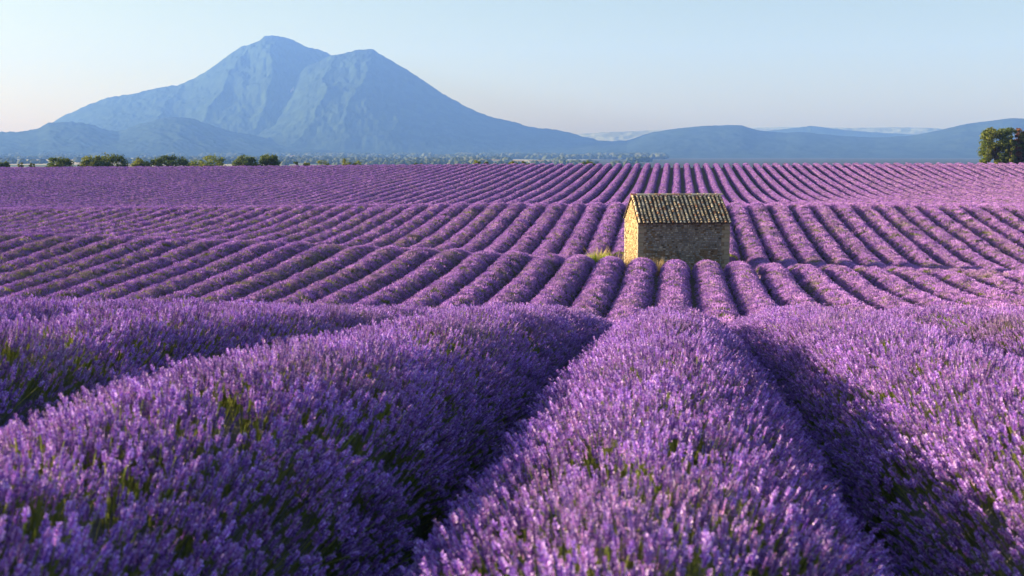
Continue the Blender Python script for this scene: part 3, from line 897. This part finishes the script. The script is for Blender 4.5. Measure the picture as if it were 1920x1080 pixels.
# ------------------------------------------------------------------ trees
def tree_leaf_mat(name, cols):
    m = leafy(name, cols, False, 0.4, 0.12)
    return m
m_bark, nt, b = new_mat('bark'); b.inputs['Base Color'].default_value = (0.09, 0.065, 0.045, 1)
leaf_mats = {
    'green': tree_leaf_mat('oak_leaves', [(0.07, 0.11, 0.025), (0.13, 0.18, 0.04), (0.22, 0.25, 0.07)]),
    'dark': tree_leaf_mat('dark_leaves', [(0.05, 0.09, 0.025), (0.09, 0.14, 0.04), (0.16, 0.20, 0.06)]),
    'olive': tree_leaf_mat('olive_leaves', [(0.10, 0.13, 0.03), (0.19, 0.23, 0.05), (0.28, 0.29, 0.08)]),
    'rust': tree_leaf_mat('rust_leaves', [(0.20, 0.085, 0.03), (0.34, 0.15, 0.06), (0.24, 0.16, 0.05)]),
}
def make_tree(px, Y, w, h, kind, label, group, seed, low=0.0, nclump=26, base_drop=None, nm='oak_tree', cat='tree', leaf=0.34, per=60, full=False):
    """a broad tree whose middle stands on the line of sight through picture column px, w wide and h high"""
    R = random.Random(seed)
    v = ray(px, 300); x = v.x / v.y * Y
    g = gz(x, Y)
    root = bpy.data.objects.new(nm, None); COL.objects.link(root); root.location = (x, Y, g)
    tag(root, label, cat, group)
    # trunk and limbs
    V, F = [], []
    def limb(p0, p1, r0, r1):
        d = (p1 - p0).normalized(); s = d.orthogonal().normalized(); t = d.cross(s); n0 = len(V)
        for (p, rr) in ((p0, r0), (p1, r1)):
            for q in range(6):
                a = q * math.pi / 3; V.append(tuple(p + (s * math.cos(a) + t * math.sin(a)) * rr))
        for q in range(6):
            F.append((n0 + q, n0 + (q + 1) % 6, n0 + 6 + (q + 1) % 6, n0 + 6 + q))
    fork = Vector((R.uniform(-.2, .2), 0, h * 0.28))
    limb(Vector((0, 0, -0.3)), fork, w * 0.035 + 0.08, w * 0.026 + 0.05)
    clumps = []
    for i in range(nclump):
        a = R.random() * 6.283; e = R.random()
        zz = low + (h - low) * (0.12 + 0.80 * R.random() ** 0.8)
        if full: zz = low + (h - low) * (0.03 + 0.9 * R.random() ** 0.9)
        f = (zz - low) / (h - low)
        if full: f = max(0.0, f - 0.25)
        rr = w * 0.62 * math.sqrt(max(0.02, 1 - (max(0, f - 0.25) / 0.78) ** 2)) * (0.35 + 0.5 * math.sqrt(e))
        rad = min(w, h * 1.5) * R.uniform(0.11, 0.19)
        rr = max(0, rr - rad * 0.2)
        clumps.append((Vector((rr * math.cos(a), rr * math.sin(a) * 0.8, zz - rad * 0.4)), rad))
    for (c, rad) in clumps[::2]:
        mid = fork.lerp(c, 0.55) + Vector((0, 0, -0.05 * h))
        limb(fork, mid, w * 0.016 + .03, w * 0.009 + .02); limb(mid, c, w * 0.009 + .02, 0.02)
    tr = bpy.data.meshes.new('trunk'); tr.from_pydata(V, [], F); tr.materials.append(m_bark)
    link('trunk', tr, root)
    kinds = kind if isinstance(kind, (list, tuple)) else [kind]
    V, F, M = [], [], []
    for (c, rad) in clumps:
        mi = R.randrange(len(kinds))
        if len(kinds) > 1: mi = 0 if math.sin(c.x * 1.4 + seed) > -0.1 else 1
        for _ in range(per):
            d = Vector((R.gauss(0, 1), R.gauss(0, 1), R.gauss(0, 1))).normalized() * rad * (R.random() ** 0.4) * R.uniform(0.8, 1.25)
            d.z *= 0.75
            p = c + d
            if p.z < 0: continue
            n = (d.normalized() + Vector((R.gauss(0, .5), R.gauss(0, .5), R.gauss(0, .5) + .3))).normalized()
            s = n.orthogonal().normalized(); t = n.cross(s)
            L = leaf * R.uniform(0.6, 1.3) * 0.5; n0 = len(V)
            a = R.random() * 3; s, t = s * math.cos(a) + t * math.sin(a), t * math.cos(a) - s * math.sin(a)
            V.extend([tuple(p - s * L), tuple(p + t * L * .6 + n * L * .2), tuple(p + s * L), tuple(p - t * L * .6 + n * L * .2)])
            F.append((n0, n0 + 1, n0 + 2, n0 + 3)); M.append(mi)
    cr = bpy.data.meshes.new('crown'); cr.from_pydata(V, [], F)
    for q in kinds: cr.materials.append(leaf_mats[q])
    cr.polygons.foreach_set('material_index', M)
    link('crown', cr, root)
    return root
# px, Y, width m, height over its soil, kinds, label
PXM = lambda n, Y: n / FPX * Y
tl_grp = 'trees behind the far left edge of the field'
def top_h(px, py, Y):                 # how high a tree at depth Y must be for its top to reach the row py
    v = ray(px, py); x = v.x / v.y * Y
    return CAM_Z + v.z / v.y * Y - gz(x, Y)
TREES = [
    (4, 245, 34, 302, 'dark', 'tip of a dark bush cut off by the left border of the photo'),
    (110, 244, 52, 292, ['green', 'dark'], 'low rounded green tree, first full one from the left'),
    (174, 243, 48, 289, ['olive', 'green'], 'olive green tree joined to a bigger darker tree on its right'),
    (211, 246, 50, 286, ['green', 'dark'], 'tall rounded tree, tallest of the two that touch, third from the left'),
    (272, 242, 50, 294, ['olive', 'dark'], 'low olive bush at the left end of the long dark clump'),
    (320, 245, 66, 289, 'dark', 'broad dark tree in the middle of the long dark clump'),
    (390, 244, 68, 286, ['green', 'olive'], 'broad green tree at the right end of the long dark clump'),
    (461, 243, 46, 290, ['dark', 'green'], 'dark rounded tree left of the small pointed one'),
    (503, 245, 40, 286.5, ['green', 'dark'], 'green tree with a small pointed top, last tall one of the left group'),
]
for i, (px, Y, wpx, py, kd, lab) in enumerate(TREES):
    make_tree(px, Y, PXM(wpx * 1.2, Y), top_h(px, py, Y), kd, lab, tl_grp, 100 + i, low=-1.2, nclump=44, leaf=0.42, per=70)
SMALL = [
    (38, 238, 14, 303, 'olive', 'tiny olive bush at the field edge left of the first round tree'),
    (60, 238, 14, 304, 'olive', 'tiny bush just left of the first round green tree'),
    (553, 240, 15, 301, 'dark', 'very small dark bush right of the left group of trees'),
    (575, 240, 18, 304, 'olive', 'very small yellowish bush between two small bushes'),
    (606, 240, 32, 299, 'olive', 'small yellow green bush at the field edge, left of the pair'),
    (648, 240, 26, 295, 'olive', 'small olive tree with the highest top among the small bushes'),
    (668, 241, 26, 300, ['olive', 'green'], 'small low bush touching the small olive tree'),
    (783, 240, 24, 299, 'dark', 'small dark bush alone at the field edge left of middle'),
    (893, 240, 24, 298.5, 'olive', 'small olive bush at the field edge below the right foot of the mountain'),
    (912, 240, 16, 301, 'green', 'tiny green bush touching an olive one on its left'),
    (962, 240, 20, 301, 'olive', 'low olive bush, left one of a pair near the white specks'),
    (984, 240, 20, 300.5, 'olive', 'low olive bush, right one of a pair near the white specks'),
    (1102, 240, 34, 300.5, ['green', 'dark'], 'flat dark green bush, last one to the right along the horizon'),
]
for i, (px, Y, wpx, py, kd, lab) in enumerate(SMALL):
    make_tree(px, Y, PXM(wpx, Y), top_h(px, py, Y), kd, lab, 'small bushes along the far field edge', 200 + i, low=-0.8, nclump=18, leaf=0.3, per=45, nm='field_bush', cat='bush')
YR = 236
gr = 'tall trees on the right of the horizon'
make_tree(1866, YR, PXM(50, YR), top_h(1866, 234, YR), ['green', 'olive'], 'tall round green oak at the left side of the right-hand tree clump', gr, 301, low=-0.6, nclump=120, leaf=0.36, per=90, full=True)
make_tree(1903, YR + 2, PXM(32, YR), top_h(1903, 233, YR), ['rust', 'green'], 'tall tree with rusty orange leaves between two green ones', gr, 302, low=-0.6, nclump=90, leaf=0.34, per=85, full=True)
make_tree(1893, YR - 2, PXM(22, YR), top_h(1893, 252, YR), ['olive', 'green'], 'lower yellow green tree in front of the rusty one', gr, 304, low=-0.6, nclump=40, leaf=0.34, per=70, full=True)
make_tree(1932, YR + 1, PXM(44, YR), top_h(1932, 238, YR), ['green', 'olive'], 'green tree half cut off by the right border of the photo', gr, 303, low=-0.6, nclump=95, leaf=0.36, per=85, full=True)

# far woods on the plain: one mass of small crowns in loose lines
R = random.Random(77)
V, F = [], []
def blob(x, y, z, r_, h):
    n0 = len(V); n = 6
    a0 = R.random() * 6
    for (fz, fr) in ((0, 0.7), (0.45, 1.0), (0.8, 0.65), (1.0, 0.15)):
        for q in range(n):
            a = a0 + q * 6.283 / n; k_ = fr * R.uniform(0.75, 1.2)
            V.append((x + math.cos(a) * r_ * k_, y + math.sin(a) * r_ * k_, z + h * fz * R.uniform(0.92, 1.05)))
    for l_ in range(3):
        for q in range(n):
            F.append((n0 + l_ * n + q, n0 + l_ * n + (q + 1) % n, n0 + (l_ + 1) * n + (q + 1) % n, n0 + (l_ + 1) * n + q))
    F.append(tuple(n0 + 3 * n + q for q in range(n)))
for (Y, pa, pb, dens, hh) in ((4700, -200, 1250, 1.0, 22), (4250, -200, 620, 0.5, 15), (4150, 600, 1250, 0.6, 17), (3650, -200, 900, 0.5, 13), (3000, 300, 1300, 0.6, 13), (2600, -200, 900, 0.4, 12), (2300, -200, 1200, 0.3, 10), (2050, 500, 1200, 0.4, 9)):
    n = int((pb - pa) * dens)
    for _ in range(n):
        px = R.uniform(pa, pb)
        if fbm(np.array([px / 60.0 + Y]), np.array([0.5]), 2, 5)[0] < 0.42: continue
        yy = Y * R.uniform(0.97, 1.03); v = ray(px, 295); x = v.x / v.y * yy
        s_ = R.uniform(0.6, 1.15)
        blob(x, yy, PLAIN_Z - 1, hh * 0.6 * s_ * R.uniform(0.8, 1.8), hh * s_)
m_wood = leafy('far_woods', [(0.05, 0.07, 0.03), (0.08, 0.10, 0.045), (0.12, 0.13, 0.06)], False, 0.0, 0.0)
me = bpy.data.meshes.new('distant_woods'); me.from_pydata(V, [], F); me.materials.append(m_wood)
tag(link('distant_woods', me), 'lines of hazy dark woodland crossing the plain below the mountain', 'woods', kind='stuff')
# stubble and ripe grain fields lying on the plain
m_stub, nt, b = new_mat('stubble')
nt.links.new(mixc(nt, noise(nt, 0.01, 4, 0.6), (0.52, 0.42, 0.26), (0.72, 0.62, 0.44)), b.inputs['Base Color'])
for (pa, pb, Ya, Yb) in ((-250, 215, 3250, 3600), (250, 470, 3100, 3500), (-250, 380, 4330, 4640), (400, 700, 4380, 4600), (700, 1010, 3250, 3560), (620, 960, 2500, 2600)):
    q = []
    for (pp, yy) in ((pa, Ya), (pb, Ya * 1.01), (pb * 0.97, Yb), (pa, Yb * 0.985)):
        v = ray(pp, 300); q.append((v.x / v.y * yy, yy, PLAIN_Z + 0.25))
    tag(link('stubble_field', mesh_np('stubble_field', q, [(0, 1, 2, 3)], m_stub)), kind='structure')
# pale farm buildings far out on the plain
m_white, nt, b = new_mat('pale_render'); b.inputs['Base Color'].default_value = (0.78, 0.76, 0.70, 1)
m_roofred, nt, b = new_mat('far_roof'); b.inputs['Base Color'].default_value = (0.45, 0.30, 0.22, 1)
def far_building(px, Y, w, d, h, label, rise=2.0):
    v = ray(px, 300); x = v.x / v.y * Y
    root = bpy.data.objects.new('farm_building', None); COL.objects.link(root); root.location = (x, Y, PLAIN_Z)
    root.rotation_euler = (0, 0, 0.2)
    tag(root, label, 'building', 'pale farm buildings far out on the plain')
    P = [(0, 0, -1), (w, 0, -1), (w, d, -1), (0, d, -1), (0, 0, h), (w, 0, h), (w, d, h), (0, d, h), (0, d / 2, h + rise), (w, d / 2, h + rise)]
    link('wall', mesh_np('wall', P, [(0, 1, 5, 4), (2, 3, 7, 6), (3, 0, 4, 8, 7), (1, 2, 6, 9, 5)], m_white), root)
    e = 0.6
    P = [(-e, -e, h - .3), (w + e, -e, h - .3), (w + e, d / 2, h + rise + .1), (-e, d / 2, h + rise + .1), (-e, d + e, h - .3), (w + e, d + e, h - .3)]
    link('roof', mesh_np('roof', P, [(0, 1, 2, 3), (3, 2, 5, 4)], m_roofred), root)
far_building(543, 3300, 12, 12, 12, 'small white tower-like farm building far below the middle of the mountain', 3)
far_building(885, 2500, 60, 14, 6, 'long pale farm shed on the plain above the small olive bush')
far_building(958, 2300, 26, 12, 6, 'left one of two pale farm buildings near the pair of low bushes')
far_building(992, 2300, 30, 12, 6, 'right one of two pale farm buildings near the pair of low bushes')
far_building(1018, 2350, 22, 10, 5, 'pale farm building farthest to the right on the plain')

tuft_thing('grass_clump', -4.55, 70.0, 900, 0.42, 1.35, 0.40, 0, 'bright yellow green grass clump left of the cabin, between two lavender rows', heads=30, w=0.02)
tuft_thing('weed_clump', -3.45, 71.0, 160, 0.40, 1.7, 0.5, 1, 'thin dry brown weeds standing between the grass clump and the cabin', 'dry weeds round the cabin foot')
tuft_thing('weed_clump', -2.45, 70.9, 380, 0.50, 1.25, 0.5, 1, 'dry golden grass at the foot of the sunlit gable', 'dry weeds round the cabin foot')
tuft_thing('weed_clump', -1.10, 70.6, 260, 0.45, 1.25, 0.5, 1, 'dry weeds at the front wall near its left corner', 'dry weeds round the cabin foot')
tuft_thing('weed_clump', -0.55, 70.4, 260, 0.40, 0.95, 0.5, 1, 'low reddish dry grass before the left part of the front wall', 'dry weeds round the cabin foot')
tuft_thing('weed_clump', 3.45, 72.2, 120, 0.35, 0.9, 0.5, 1, 'dry weeds at the right corner of the cabin', 'dry weeds round the cabin foot')
tuft_thing('grass_clump', 0.85, 69.4, 60, 0.16, 0.75, 0.3, 0, 'small green grass tuft in the furrow before the cabin front')
